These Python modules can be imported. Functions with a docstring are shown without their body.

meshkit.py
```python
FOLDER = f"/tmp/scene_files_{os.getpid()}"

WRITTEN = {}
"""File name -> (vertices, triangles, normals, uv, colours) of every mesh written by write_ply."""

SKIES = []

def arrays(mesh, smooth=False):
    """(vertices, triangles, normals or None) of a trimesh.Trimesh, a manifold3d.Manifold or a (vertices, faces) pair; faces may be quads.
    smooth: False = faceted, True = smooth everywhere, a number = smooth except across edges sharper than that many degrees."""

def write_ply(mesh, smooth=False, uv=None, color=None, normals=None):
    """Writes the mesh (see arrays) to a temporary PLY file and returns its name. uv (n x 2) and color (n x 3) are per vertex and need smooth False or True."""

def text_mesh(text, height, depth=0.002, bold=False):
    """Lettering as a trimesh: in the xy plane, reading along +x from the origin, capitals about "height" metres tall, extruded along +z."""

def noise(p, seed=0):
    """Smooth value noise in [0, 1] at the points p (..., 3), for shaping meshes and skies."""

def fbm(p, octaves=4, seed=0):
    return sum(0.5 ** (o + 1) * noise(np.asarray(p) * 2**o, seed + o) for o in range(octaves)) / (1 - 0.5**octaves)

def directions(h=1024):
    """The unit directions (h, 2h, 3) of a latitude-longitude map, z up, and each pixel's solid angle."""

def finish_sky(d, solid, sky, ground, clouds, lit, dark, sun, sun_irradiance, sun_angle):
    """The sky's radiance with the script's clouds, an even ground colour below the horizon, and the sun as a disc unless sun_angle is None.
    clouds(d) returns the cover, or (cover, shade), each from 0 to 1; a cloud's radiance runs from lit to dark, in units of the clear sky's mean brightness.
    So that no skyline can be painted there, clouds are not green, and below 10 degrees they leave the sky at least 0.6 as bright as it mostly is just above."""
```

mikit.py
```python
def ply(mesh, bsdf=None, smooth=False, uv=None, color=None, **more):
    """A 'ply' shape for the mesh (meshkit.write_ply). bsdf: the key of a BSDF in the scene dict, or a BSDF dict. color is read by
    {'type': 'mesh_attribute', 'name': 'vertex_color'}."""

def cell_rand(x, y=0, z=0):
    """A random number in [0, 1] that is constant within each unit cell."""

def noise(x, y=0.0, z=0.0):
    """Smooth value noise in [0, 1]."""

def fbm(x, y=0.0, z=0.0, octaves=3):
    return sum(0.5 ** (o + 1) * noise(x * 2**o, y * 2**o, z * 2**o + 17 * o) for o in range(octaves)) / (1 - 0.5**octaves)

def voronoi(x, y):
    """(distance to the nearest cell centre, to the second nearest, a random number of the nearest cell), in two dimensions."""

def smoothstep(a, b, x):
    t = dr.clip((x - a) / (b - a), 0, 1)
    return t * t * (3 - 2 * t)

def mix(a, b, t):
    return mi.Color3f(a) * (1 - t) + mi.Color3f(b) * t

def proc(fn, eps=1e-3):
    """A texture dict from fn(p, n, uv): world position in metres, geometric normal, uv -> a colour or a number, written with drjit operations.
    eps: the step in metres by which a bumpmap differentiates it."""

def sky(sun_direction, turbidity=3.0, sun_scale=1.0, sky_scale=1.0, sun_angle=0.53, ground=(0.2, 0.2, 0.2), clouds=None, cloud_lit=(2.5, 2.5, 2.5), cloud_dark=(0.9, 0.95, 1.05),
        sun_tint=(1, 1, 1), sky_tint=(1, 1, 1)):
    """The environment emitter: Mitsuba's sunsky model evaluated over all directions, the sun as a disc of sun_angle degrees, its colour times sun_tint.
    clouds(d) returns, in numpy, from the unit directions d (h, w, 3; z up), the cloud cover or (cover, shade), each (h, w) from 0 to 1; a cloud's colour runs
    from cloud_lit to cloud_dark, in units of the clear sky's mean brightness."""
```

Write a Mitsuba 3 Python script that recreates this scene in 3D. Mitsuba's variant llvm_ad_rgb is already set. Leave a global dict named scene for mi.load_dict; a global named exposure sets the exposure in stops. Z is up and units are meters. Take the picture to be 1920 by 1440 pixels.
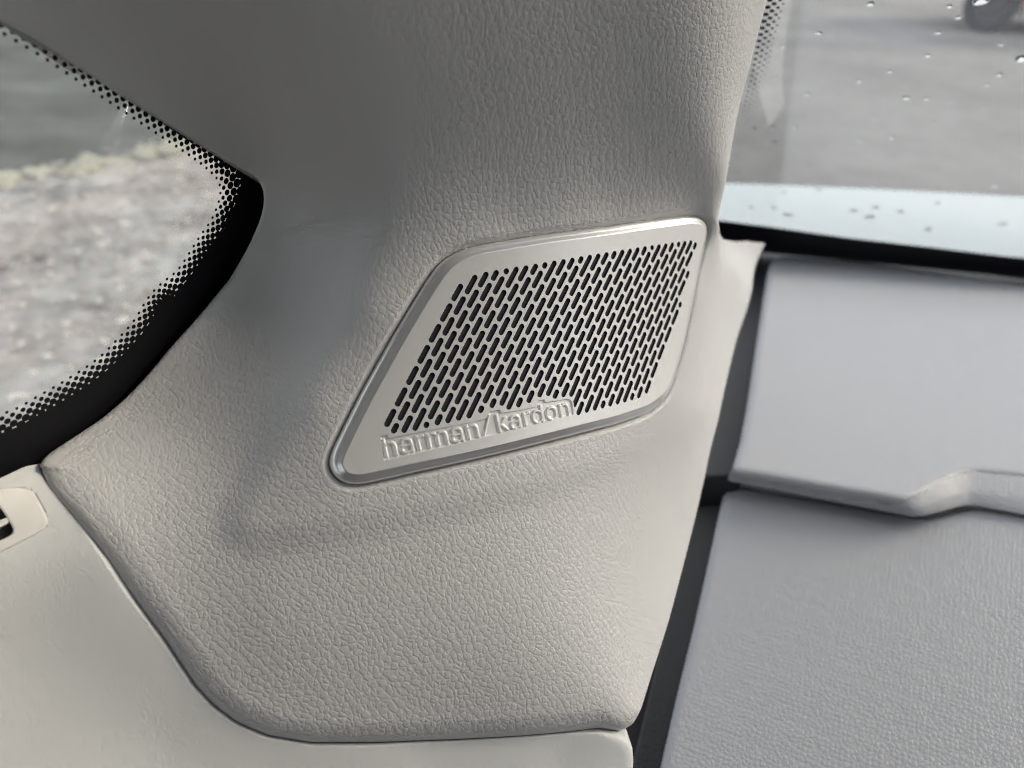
import math, random
import shapely.affinity
import numpy as np, trimesh, shapely, drjit as dr, mitsuba as mi
from shapely.geometry import Polygon, LineString, Point
from shapely.ops import unary_union
from scipy.interpolate import RBFInterpolator, RectBivariateSpline, CubicSpline
from scipy.spatial import Delaunay, cKDTree
import mikit, meshkit
from mikit import noise, fbm, voronoi, cell_rand, smoothstep, mix, proc

A = np.array
EYE = A([0.0, 0.0, 1.35])                       # metres; x to the car's right, y forwards, z up; ground at z = 0
CAM_RIGHT = A([0.906308,0.422618,0.0]); CAM_UP = A([-0.223954,0.48027,0.848048]); CAM_FWD = A([-0.358401,0.768593,-0.529919])
scene, labels = {}, {}
scene['camera'] = {'type': 'thinlens', 'fov': 67.3, 'fov_axis': 'x', 'near_clip': 0.02, 'far_clip': 200.0,
                   'aperture_radius': 0.0016, 'focus_distance': 0.275,
                   'to_world': mi.ScalarTransform4f().look_at(EYE.tolist(), (EYE + CAM_FWD).tolist(), CAM_UP.tolist())}
SUN_DIR = [0.85, 0.6, 0.6]
scene['daylight'] = mikit.sky(SUN_DIR, turbidity=3, sun_scale=0.3, sun_angle=24, sun_tint=(0.90, 1.0, 1.18), clouds=lambda d: (1.0, 0.25 * np.ones(d.shape[:2])), cloud_lit=(2.40, 2.5, 2.62))
exposure = 2.8

# ------------------------------------------------------------------ measured numbers (millimetres in each thing's own frame)
PLATE_O = [-0.0998,0.22563,1.2109]
PLATE_X = [0.688106,0.692524,-0.216613]
PLATE_Y = [-0.228592,0.490217,0.84109]
PLATE_N = [0.688662,-0.529243,0.495627]
PLATE_K = [np.float64(-2.1956),np.float64(0.6612),np.float64(1.4042)]
PLATE_OUTLINE_MM = [[-69.53,-40.02],[-68.96,-37.69],[-68.04,-35.34],[-64.05,-27.17],[-58.94,-17.03],[-53.65,-7.32],[-48.34,2.51],[-43.76,10.52],[-39.18,18.39],[-35.33,24.76],[-33.12,28.06],[-30.71,31.0],[-28.09,33.01],[-25.24,34.67],[-21.39,36.2],[-17.09,37.59],[-5.99,40.02],[7.15,42.94],[21.39,45.77],[36.49,48.92],[53.29,52.74],[71.83,56.93],[77.7,58.22],[82.9,58.91],[86.59,58.94],[89.4,58.28],[91.58,57.3],[92.93,55.73],[93.47,52.47],[92.34,44.43],[90.42,35.12],[87.68,20.89],[83.96,6.84],[80.69,-2.02],[76.89,-10.56],[75.12,-13.99],[72.64,-17.16],[69.5,-19.62],[65.42,-21.82],[61.45,-23.75],[57.29,-25.0],[42.68,-28.35],[27.86,-30.91],[7.97,-34.6],[-10.64,-38.14],[-27.4,-41.25],[-43.13,-44.15],[-50.8,-45.78],[-58.29,-47.23],[-60.92,-47.44],[-63.35,-47.3],[-65.57,-46.54],[-67.43,-45.08],[-68.75,-43.09]]
SLOT_A_MM = [4.7913,2.6068]
SLOT_B_MM = [-3.975,-7.482]
SLOT_O_MM = [-25.1189,15.0871]
SLOT_REGION_MM = [[-25.87,22.46],[-20.43,26.1],[-16.41,27.43],[-12.33,28.31],[-8.36,29.2],[-0.64,30.72],[7.13,32.4],[18.82,34.93],[26.61,36.67],[37.94,39.16],[45.6,40.8],[53.16,42.54],[60.9,44.15],[72.21,46.6],[84.81,49.14],[84.97,48.28],[84.13,42.67],[81.99,35.34],[80.26,30.71],[77.97,20.93],[75.0,14.69],[73.18,11.02],[72.55,4.3],[69.71,-1.59],[66.2,-8.98],[61.98,-15.74],[57.45,-17.35],[53.2,-18.2],[45.51,-19.87],[33.68,-22.17],[25.99,-23.72],[21.58,-24.77],[19.75,-21.12],[19.12,-17.49],[15.09,-17.68],[11.36,-18.47],[8.77,-17.07],[5.05,-17.86],[2.59,-19.03],[0.15,-20.68],[-3.82,-21.53],[-7.34,-22.28],[-9.59,-20.72],[-13.96,-21.66],[-16.98,-22.97],[-18.72,-24.48],[-22.39,-25.2],[-26.0,-25.91],[-29.97,-26.81],[-33.83,-27.51],[-37.54,-28.4],[-41.32,-29.28],[-45.09,-29.97],[-48.61,-30.11],[-51.37,-29.62],[-52.86,-29.15],[-49.0,-19.99],[-43.39,-9.21],[-36.83,3.63],[-31.23,15.08]]
RECESS_MM = [[-53.17,-30.79],[-50.44,-30.38],[-50.3,-31.54],[-37.37,-29.1],[-23.18,-26.7],[-15.74,-25.23],[-14.29,-22.71],[-10.39,-21.99],[-9.82,-23.15],[-2.48,-22.22],[4.26,-20.97],[5.14,-18.71],[7.72,-18.42],[8.21,-19.41],[13.2,-18.78],[17.2,-18.25],[18.86,-18.45],[19.8,-19.41],[20.63,-24.19],[16.53,-25.06],[-5.91,-29.63],[-30.05,-34.73],[-52.2,-39.33]]
TEXT_MM = [[-51.83,-38.26],[19.3,-24.38],[-52.77,-31.52],[-18.25,-31.31],[-11.24,-29.8],[-12.36,-22.93],[-16.91,-31.09],[-13.87,-23.67]]
PANEL_O = [-0.0998,0.22563,1.2109]
GLASS_O = [-0.2203,0.17782,1.21909]
GLASS_X = [0.062378,0.998053,-0.0]
GLASS_Y = [0.153783,-0.009611,0.988058]
GLASS_N = [0.986134,-0.061633,-0.154083]
DOT_ROW_MM = [[-46.22,109.64],[-38.39,103.86],[-31.57,98.67],[-20.96,89.64],[-6.46,77.1],[7.79,64.94],[18.03,55.96],[23.57,50.23],[25.9,46.79],[26.41,42.38],[24.3,37.43],[21.01,33.25],[16.01,29.45],[8.23,22.89],[2.37,18.94],[-2.55,17.51],[-10.75,13.48],[-16.54,8.31],[-24.75,3.78],[-32.09,0.55],[-40.31,-1.1],[-48.62,-2.02],[-56.84,-2.51],[-62.57,-2.83],[-65.56,-2.43],[-77.18,-1.79]]
BAND_INNER_MM = [[-44.16,117.09],[-36.41,111.52],[-22.61,101.3],[-4.48,87.82],[11.3,75.2],[25.47,61.9],[34.34,51.35],[36.45,46.1],[34.93,38.8],[30.86,33.01],[28.06,29.18],[20.29,23.16],[12.89,17.15],[4.4,11.5],[-4.76,6.58],[-12.65,2.43],[-21.02,-1.72],[-30.67,-5.83],[-36.85,-7.54],[-44.27,-9.27],[-52.71,-9.9],[-61.35,-9.91],[-66.83,-10.01],[-79.35,-9.59]]
GLASS_OUTLINE_MM = [[-53.1,119.9],[-30.0,108.7],[-2.4,89.8],[30.7,64.9],[56.0,44.7],[60.9,22.9],[47.2,3.6],[22.3,-10.6],[-3.0,-20.2],[-30.8,-28.7],[-56.4,-30.8],[-66.0,-38.4],[-97.3,-28.7]]
SIDE_DROPS_MM = [[-20.6,40.0],[-46.3,24.9]]
TRIM_OUTLINE_MM = [[-133.32,76.89,2.0],[-130.86,76.47,2.0],[-129.1,76.63,2.0],[-125.67,75.52,2.0],[-121.99,73.33,2.0],[-117.54,71.44,2.0],[-112.41,69.07,2.0],[-107.8,66.96,2.0],[-104.16,65.22,2.0],[-100.44,63.6,2.0],[-97.81,62.3,2.0],[-96.03,60.19,2.0],[-95.36,57.07,2.0],[-95.96,53.26,2.0],[-98.16,47.59,2.0],[-101.46,41.55,2.0],[-106.32,33.89,2.0],[-111.2,26.74,2.0],[-115.43,21.76,2.0],[-123.39,10.31,2.0],[-130.8,-0.32,2.0],[-137.86,-11.22,2.0],[-143.4,-18.97,2.0],[-148.07,-25.16,2.0],[-152.77,-30.08,2.0],[-156.68,-34.11,2.0],[-158.71,-36.7,2.0],[-161.23,-39.81,10.0],[-156.39,-47.45,10.0],[-146.75,-58.98,10.0],[-137.72,-70.77,10.0],[-129.27,-84.04,10.0],[-120.5,-96.98,10.0],[-111.07,-113.23,10.0],[-105.47,-120.27,10.0],[-97.89,-127.1,10.0],[-88.26,-132.71,10.0],[-74.19,-136.98,10.0],[-53.65,-139.48,10.0],[-26.08,-141.91,10.0],[3.01,-143.16,10.0],[27.49,-144.37,10.0],[36.89,-145.48,5.0],[42.06,-144.16,5.0],[44.86,-140.27,5.0],[46.27,-137.99,2.2],[52.23,-128.97,2.2],[62.0,-114.71,2.2],[73.89,-95.21,2.2],[85.41,-75.74,2.2],[93.3,-61.72,2.2],[100.97,-47.66,2.2],[117.15,-19.52,2.2],[138.71,17.73,2.2],[161.27,53.2,2.2],[186.55,93.43,2.2],[161.39,88.54,0.6],[135.1,78.32,0.6],[113.48,68.06,0.6],[99.49,62.01,0.6],[90.86,58.15,0.6],[86.28,56.4,3.0],[85.47,71.32,3.0],[85.97,83.85,3.0],[86.94,100.88,3.0],[88.55,110.31,3.0],[90.08,122.45,3.0],[91.68,132.83,3.0],[93.85,145.65,3.0],[85.28,160.55,1.0],[15.0,126.57,1.0],[-37.72,110.94,1.0],[-81.8,101.42,1.0],[-121.05,94.63,1.0]]
FOLD_MM = [[-80.52,107.19,0.8,16.0],[-82.46,92.6,1.0,16.0],[-71.17,77.18,1.4,15.0],[-56.29,60.9,1.8,14.0],[-51.16,52.53,2.2,13.0],[-50.74,43.38,2.6,12.0],[-55.41,30.27,2.5,13.0],[-62.7,13.35,2.6,13.0],[-71.54,-5.35,2.6,13.0],[-81.68,-27.37,2.5,13.0],[-91.34,-46.97,2.6,11.0],[-96.42,-57.35,2.2,11.0],[-96.47,-61.11,2.0,11.0],[-91.98,-62.51,1.9,10.0],[-76.42,-61.38,1.9,10.0],[-52.22,-58.25,1.9,10.0],[-25.55,-54.03,1.9,10.0],[2.95,-49.67,1.7,10.0],[30.47,-43.96,1.2,10.0],[54.95,-36.03,0.5,10.0],[72.03,-29.07,0.0,10.0]]
TRIM_POINTS_MM = [[-133.0,76.6,101.8,0.3],[-128.8,76.4,89.6,0.3],[-121.7,73.1,66.4,0.3],[-112.2,68.9,38.1,0.3],[-104.0,65.1,18.8,0.3],[-97.6,62.2,9.4,0.3],[-95.2,56.9,5.3,0.3],[-98.0,47.5,0.9,0.3],[-106.1,33.8,-2.8,0.3],[-115.2,21.7,-4.3,0.3],[-130.6,-0.3,3.2,0.3],[-143.1,-19.0,11.7,0.3],[-152.5,-30.1,23.0,0.3],[-158.4,-36.6,31.4,0.3],[-157.6,-39.2,33.9,2.0],[-143.4,-57.9,36.4,2.0],[-126.3,-82.3,36.3,2.0],[-108.6,-110.9,32.9,2.0],[-95.7,-124.4,30.0,2.0],[-72.6,-134.2,23.9,2.0],[-25.6,-139.1,11.3,2.0],[26.8,-141.7,-3.1,2.0],[36.3,-143.7,-7.1,2.0],[41.4,-142.4,-10.1,2.0],[44.2,-138.6,-12.1,2.0],[46.1,-137.6,-16.1,0.5],[52.1,-128.6,-27.0,0.5],[61.8,-114.4,-44.3,0.5],[73.7,-95.0,-67.9,0.5],[85.2,-75.6,-91.4,0.5],[93.1,-61.6,-108.4,0.5],[100.7,-47.6,-125.4,0.5],[116.9,-19.5,-159.5,0.5],[138.4,17.7,-204.5,0.5],[161.0,53.1,-247.4,0.5],[186.2,93.3,-296.1,0.5],[160.8,88.2,-260.1,0.5],[134.5,77.9,-205.1,0.5],[112.9,67.7,-145.1,0.5],[98.9,61.6,-100.1,0.5],[90.3,57.8,-70.1,0.5],[85.7,56.0,-53.1,0.5],[84.9,70.8,-40.1,0.5],[85.4,83.2,-33.2,0.5],[86.3,100.1,-23.1,0.5],[87.9,109.5,-17.9,0.5],[89.4,121.5,-10.9,0.5],[91.0,131.8,-4.7,0.5],[93.2,144.5,2.9,0.5],[85.3,160.5,27.9,1.0],[15.0,126.6,77.9,1.0],[-37.7,110.9,100.9,1.0],[-81.8,101.4,114.9,1.0],[-121.0,94.6,124.9,1.0],[-67.5,-39.7,19.9,1.0],[-62.6,-26.9,17.3,1.0],[-47.5,2.6,12.1,1.0],[-34.5,24.8,9.1,1.0],[-27.2,33.1,7.6,1.0],[-16.5,37.6,4.8,1.0],[19.4,45.6,-9.2,1.0],[62.9,56.4,-35.6,1.0],[74.7,58.2,-45.3,1.0],[79.4,55.0,-50.4,1.0],[75.9,34.4,-51.9,1.0],[66.9,-2.7,-47.7,1.0],[60.5,-17.7,-42.1,1.0],[51.6,-24.2,-34.4,1.0],[23.9,-31.1,-14.0,1.0],[-25.7,-41.1,10.4,1.0],[-55.6,-46.9,19.2,1.0],[-63.0,-46.2,20.4,1.0],[-35.2,-5.2,9.6,1.0],[-16.5,10.5,3.5,1.0],[3.1,11.1,-4.2,1.0],[35.3,12.6,-21.9,1.0],[3.1,-12.8,-4.0,1.0],[59.4,36.0,-36.9,1.0],[82.6,44.0,-58.1,2.0],[79.4,25.2,-58.8,2.0],[75.2,6.1,-57.0,2.0],[69.5,-11.6,-52.2,2.0],[-71.1,-21.9,17.8,2.0],[-53.6,12.5,13.0,2.0],[-62.9,-54.4,21.7,2.0],[-20.1,-46.9,9.1,2.0],[26.1,-38.6,-14.9,2.0],[-6.8,48.2,3.8,2.0],[34.3,55.3,-14.4,2.0],[124.6,55.9,-167.1,8.0],[106.0,24.0,-125.1,8.0],[92.4,-2.3,-94.1,8.0],[82.0,-25.1,-73.1,8.0],[-39.4,68.4,33.9,30.0],[1.9,88.8,38.9,30.0],[38.9,91.2,19.9,30.0],[-68.0,77.2,55.4,30.0],[47.0,-95.0,-29.1,30.0],[-34.4,-92.1,16.9,30.0],[-85.8,-88.3,29.4,30.0]]
LOWER_OUTLINE_MM = [[-179.78,-55.72,1.5],[-169.89,-45.91,1.5],[-165.51,-42.36,1.5],[-163.15,-40.52,1.5],[-161.47,-39.13,1.5],[-160.72,-38.69,1.5],[-160.22,-39.16,1.5],[-160.21,-40.99,1.5],[-154.93,-47.0,0.7],[-145.37,-58.44,0.7],[-136.41,-70.14,0.7],[-128.02,-83.3,0.7],[-119.33,-96.15,0.7],[-109.97,-112.27,0.7],[-104.42,-119.26,0.7],[-96.91,-126.04,0.7],[-87.35,-131.61,0.7],[-73.39,-135.86,0.7],[-53.01,-138.35,0.7],[-25.64,-140.79,0.7],[3.25,-142.05,0.7],[27.57,-143.27,0.7],[30.23,-143.85,1.5],[35.39,-144.91,3.0],[39.12,-147.45,3.0],[40.98,-151.22,3.0],[41.31,-156.03,3.0],[40.03,-164.54,3.0],[22.38,-172.54,1.0],[-69.32,-163.04,1.0],[-143.27,-147.9,1.0],[-183.49,-142.07,1.0]]
LOWER_POINTS_MM = [[-179.0,-55.5,66.5],[-164.8,-42.2,42.7],[-160.8,-39.0,35.3],[-159.6,-39.1,31.7],[-154.3,-46.9,31.9],[-135.9,-69.9,33.9],[-118.9,-95.8,31.8],[-104.0,-118.8,28.8],[-87.0,-131.2,24.6],[-52.8,-137.9,15.6],[3.2,-141.6,0.5],[30.1,-143.4,-5.6],[39.0,-147.0,-7.3],[41.1,-155.5,-7.1],[22.3,-172.0,2.9],[-142.7,-147.3,51.9],[-149.5,-76.7,40.4],[-134.3,-103.0,37.4],[-118.9,-130.2,33.9],[-146.8,-116.7,44.9],[-87.0,-143.1,25.4],[-35.1,-148.6,10.9],[12.8,-152.6,-1.1],[-160.0,-56.1,42.4],[-165.8,-90.0,50.9]]
VENT_OUTER_MM = [[-185.03,-56.95],[-175.02,-51.11],[-165.02,-46.02],[-163.01,-45.77],[-161.85,-45.94],[-160.35,-46.36],[-159.18,-47.11],[-157.84,-49.28],[-156.34,-51.78],[-155.01,-54.28],[-154.17,-56.12],[-153.67,-57.45],[-154.01,-58.45],[-155.18,-59.45],[-160.01,-62.62],[-165.02,-65.45],[-175.02,-71.46],[-185.03,-76.13]]
VENT_INNER_MM = [[-185.03,-60.28],[-175.02,-54.11],[-166.68,-49.28],[-165.35,-48.61],[-164.52,-49.28],[-163.68,-50.78],[-162.35,-53.28],[-161.01,-56.12],[-160.01,-58.45],[-160.01,-59.45],[-165.02,-62.29],[-175.02,-68.29],[-185.03,-73.63]]
VENT_SLAT_MM = [[-185.03,-64.45],[-165.02,-56.12],[-162.18,-54.61],[-161.85,-55.45],[-162.18,-56.12],[-165.02,-57.78],[-185.03,-66.79]]
VENT_H_MM = [42.39]
PAD_OUTLINE = [[-0.0345,0.3839],[-0.0107,0.3878],[0.0248,0.3924],[0.0441,0.3957],[0.0553,0.3968],[0.0608,0.3988],[0.0662,0.4039],[0.0731,0.4134],[0.0812,0.4251],[0.0887,0.4352],[0.0974,0.4431],[0.1228,0.45],[0.1587,0.4591],[0.1974,0.7464],[0.1472,0.7639],[0.0847,0.7647],[0.011,0.7602],[-0.0462,0.7459],[-0.0602,0.7394],[-0.0653,0.724],[-0.0642,0.6993],[-0.0504,0.5661],[-0.0399,0.468],[-0.0354,0.4149]]
PAD_R = [4.0,4.0,4.0,4.0,4.0,4.0,4.0,4.0,4.0,4.0,4.0,4.0,4.0,5.0,5.0,5.0,5.0,5.0,5.0,5.0,5.0,5.0,5.0,5.0]
APRON_TOP = [[-0.0347,0.3863,1.0632],[-0.0107,0.3902,1.0632],[0.025,0.3949,1.0632],[0.0444,0.3982,1.0632],[0.0556,0.3993,1.0632],[0.0612,0.4013,1.0632],[0.0672,0.4067,1.0632],[0.0735,0.416,1.0632],[0.0817,0.4273,1.0632],[0.0892,0.4374,1.0632],[0.098,0.4454,1.0632],[0.1236,0.4523,1.0632],[0.1597,0.4615,1.0632]]
APRON_LOW = [[-0.0357,0.3853,1.0542],[-0.009,0.3889,1.0542],[0.0271,0.3924,1.0542],[0.0466,0.3949,1.0542],[0.0607,0.3969,1.0542],[0.0669,0.3972,1.0542],[0.0724,0.4003,1.0542],[0.0779,0.4054,1.0542],[0.0851,0.4118,1.0542],[0.0907,0.4175,1.0542],[0.0975,0.4227,1.0542],[0.1242,0.4255,1.0542],[0.1585,0.4297,1.0542]]
DASH_R = [4.5,4.5,4.5,4.5,4.5,4.5,4.5,4.5,4.5,4.5,4.5,4.5,4.5,4.5,4.5,4.5,4.5]
STRIP_UPPER = [[-0.0545,0.7372],[-0.0544,0.7231],[-0.0424,0.5854],[-0.0328,0.4841],[-0.0289,0.4293],[-0.0291,0.3946],[-0.0532,0.3834],[-0.056,0.4167],[-0.0609,0.471],[-0.0728,0.5712],[-0.0847,0.709],[-0.0838,0.7609],[-0.0596,0.7721]]
STRIP_LOWER = [[-0.0297,0.3988],[-0.0251,0.3797],[-0.0226,0.3501],[-0.0198,0.3094],[-0.0179,0.2712],[-0.0152,0.2344],[-0.0128,0.1978],[-0.0385,0.1875],[-0.041,0.2244],[-0.0435,0.2615],[-0.0468,0.2996],[-0.0498,0.3405],[-0.052,0.3705],[-0.0533,0.393]]
DASH_OUTLINE = [[-0.0375,0.3983],[-0.0088,0.4013],[0.0281,0.4058],[0.0634,0.4101],[0.0748,0.411],[0.088,0.4199],[0.101,0.4284],[0.1142,0.4306],[0.1256,0.4315],[0.1597,0.4341],[0.1739,0.2725],[-0.0239,0.1933],[-0.0271,0.2298],[-0.0295,0.2668],[-0.0313,0.3052],[-0.034,0.3461],[-0.0361,0.3759]]
WS_O = [-0.07389,0.71576,1.08885]
WS_X = [0.985683,0.168608,0.0]
WS_Y = [0.129161,-0.755077,0.642788]
WS_N = [0.108379,-0.633585,-0.766044]
WS_BAND_MM = [[-66.5,27.0],[-44.0,26.0],[-2.5,21.9],[37.4,16.2],[74.5,11.2],[141.6,7.0],[216.0,0.0],[273.8,-10.4]]
WS_DOTROW_MM = [[-33.6,365.4],[-34.9,339.1],[-36.0,313.3],[-36.6,274.3],[-37.5,240.6],[-38.1,187.5],[-38.1,124.1]]
DROP_PLACE = [[0,0],[0,3],[1,1],[1,0],[0,1],[1,3],[1,4],[1,2],[2,3],[2,0],[2,1],[2,2],[3,1],[3,2],[3,4],[2,4],[2,5],[3,5],[1,5],[3,0],[3,3],[4,0],[4,1],[5,0],[4,2],[5,2],[4,3],[4,5],[5,1],[5,5],[6,3],[6,4],[6,2],[6,0],[8,0],[7,2],[7,3],[8,1],[8,2],[8,3],[8,4],[0,4],[4,4],[5,4],[5,3],[7,0],[7,1],[6,1],[0,2],[7,4],[0,5]]
DROPS_MM = [[12.3,340.3,1.2],[55.0,331.7,1.0],[-7.8,314.5,1.0],[-24.7,301.1,1.0],[49.8,318.5,1.0],[51.0,297.6,1.0],[82.3,310.5,1.0],[36.3,281.0,1.0],[22.4,269.5,1.0],[-24.4,268.2,1.0],[-3.6,251.5,1.0],[14.4,251.8,1.0],[52.3,253.5,1.2],[63.3,253.8,1.0],[77.3,252.5,1.0],[89.4,271.9,1.0],[91.8,282.5,1.0],[97.3,246.9,1.0],[96.3,298.4,1.5],[39.3,229.1,1.0],[76.2,225.2,1.0],[-31.0,204.2,1.0],[-18.7,206.7,1.1],[-14.8,185.1,1.0],[-4.1,209.2,1.0],[23.8,193.3,1.0],[38.9,197.5,1.2],[57.3,203.0,1.1],[19.9,181.0,1.0],[124.9,190.6,1.0],[123.9,148.1,1.0],[141.4,140.8,1.4],[27.6,110.8,1.1],[3.0,100.6,1.0],[12.5,53.6,1.6],[61.0,74.2,1.3],[75.4,84.7,1.3],[75.9,63.6,1.6],[95.2,80.3,1.2],[125.2,48.6,1.3],[172.0,72.3,1.4],[60.7,344.0,1.4],[48.1,216.3,1.0],[73.0,184.2,1.0],[45.0,178.1,1.0],[-18.9,63.8,1.0],[-0.2,66.1,1.1],[11.9,155.3,1.0],[48.3,340.2,1.0],[115.8,103.3,1.0],[95.2,338.3,1.0]]

# ------------------------------------------------------------------ helpers
def tag(key, label=None, cat=None, group=None, kind=None):
    d = {}
    if label: d['label'] = label
    if cat: d['category'] = cat
    if group: d['group'] = group
    if kind: d['kind'] = kind
    labels[key] = d

def raw(v, f, bsdf, n=None, uv=None):
    """a ply dict with given normals"""
    path = meshkit.write_ply((np.asarray(v, float), np.asarray(f, int)), False, uv, None, normals=n)
    return {'type': 'ply', 'filename': path, 'face_normals': n is None, 'bsdf': {'type': 'ref', 'id': bsdf}}

def frame(o, x, y, n):
    o, x, y, n = map(A, (o, x, y, n))
    return lambda P: o + np.outer(P[:, 0], x) + np.outer(P[:, 1], y) + np.outer(P[:, 2], n)

def resample(poly, step, closed=True):
    p = np.asarray(poly, float)
    if closed: p = np.vstack([p, p[:1]])
    s = np.r_[0, np.cumsum(np.linalg.norm(np.diff(p[:, :2], axis=0), axis=1))]
    n = max(8, int(round(s[-1] / step)))
    t = np.linspace(0, s[-1], n + 1)[:-1] if closed else np.linspace(0, s[-1], n + 1)
    return np.stack([np.interp(t, s, p[:, k]) for k in range(p.shape[1])], 1)

def smooth_loop(p, passes, keep=0.5):
    for _ in range(passes):
        p = keep * p + (1 - keep) * 0.5 * (np.roll(p, 1, 0) + np.roll(p, -1, 0))
    return p

def loop_normals(p):
    t = np.roll(p, -1, 0) - np.roll(p, 1, 0)
    n = np.stack([t[:, 1], -t[:, 0]], 1); n /= np.linalg.norm(n, axis=1, keepdims=True) + 1e-12
    area = 0.5 * np.sum(p[:, 0] * np.roll(p[:, 1], -1) - np.roll(p[:, 0], -1) * p[:, 1])
    return n if area > 0 else -n                # outwards

def vnormals(v, f):
    n = np.zeros_like(v); fn = np.cross(v[f[:, 1]] - v[f[:, 0]], v[f[:, 2]] - v[f[:, 0]])
    for k in range(3): np.add.at(n, f[:, k], fn)
    return n / (np.linalg.norm(n, axis=1, keepdims=True) + 1e-20)

def field(points, smoothing=2.0, step=1.5, margin=8):
    """a smooth height h(x, y) through scattered points (mm), as a spline"""
    P = A(points, float)
    r = RBFInterpolator(P[:, :2], P[:, 2], kernel='thin_plate_spline', smoothing=P[:, 3] if P.shape[1] > 3 else smoothing)
    x = np.arange(P[:, 0].min() - margin, P[:, 0].max() + margin, step); y = np.arange(P[:, 1].min() - margin, P[:, 1].max() + margin, step)
    g = r(np.stack(np.meshgrid(x, y, indexing='ij'), -1).reshape(-1, 2)).reshape(len(x), len(y))
    sp = RectBivariateSpline(x, y, g)
    gx, gy = np.gradient(g, step)
    su = RectBivariateSpline(x, y, np.cumsum(np.sqrt(1 + gx**2), 0) * step); sv = RectBivariateSpline(x, y, np.cumsum(np.sqrt(1 + gy**2), 1) * step)
    return lambda p: sp.ev(p[:, 0], p[:, 1]), lambda p: np.stack([su.ev(p[:, 0], p[:, 1]), sv.ev(p[:, 0], p[:, 1])], 1) * 1e-3

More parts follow.
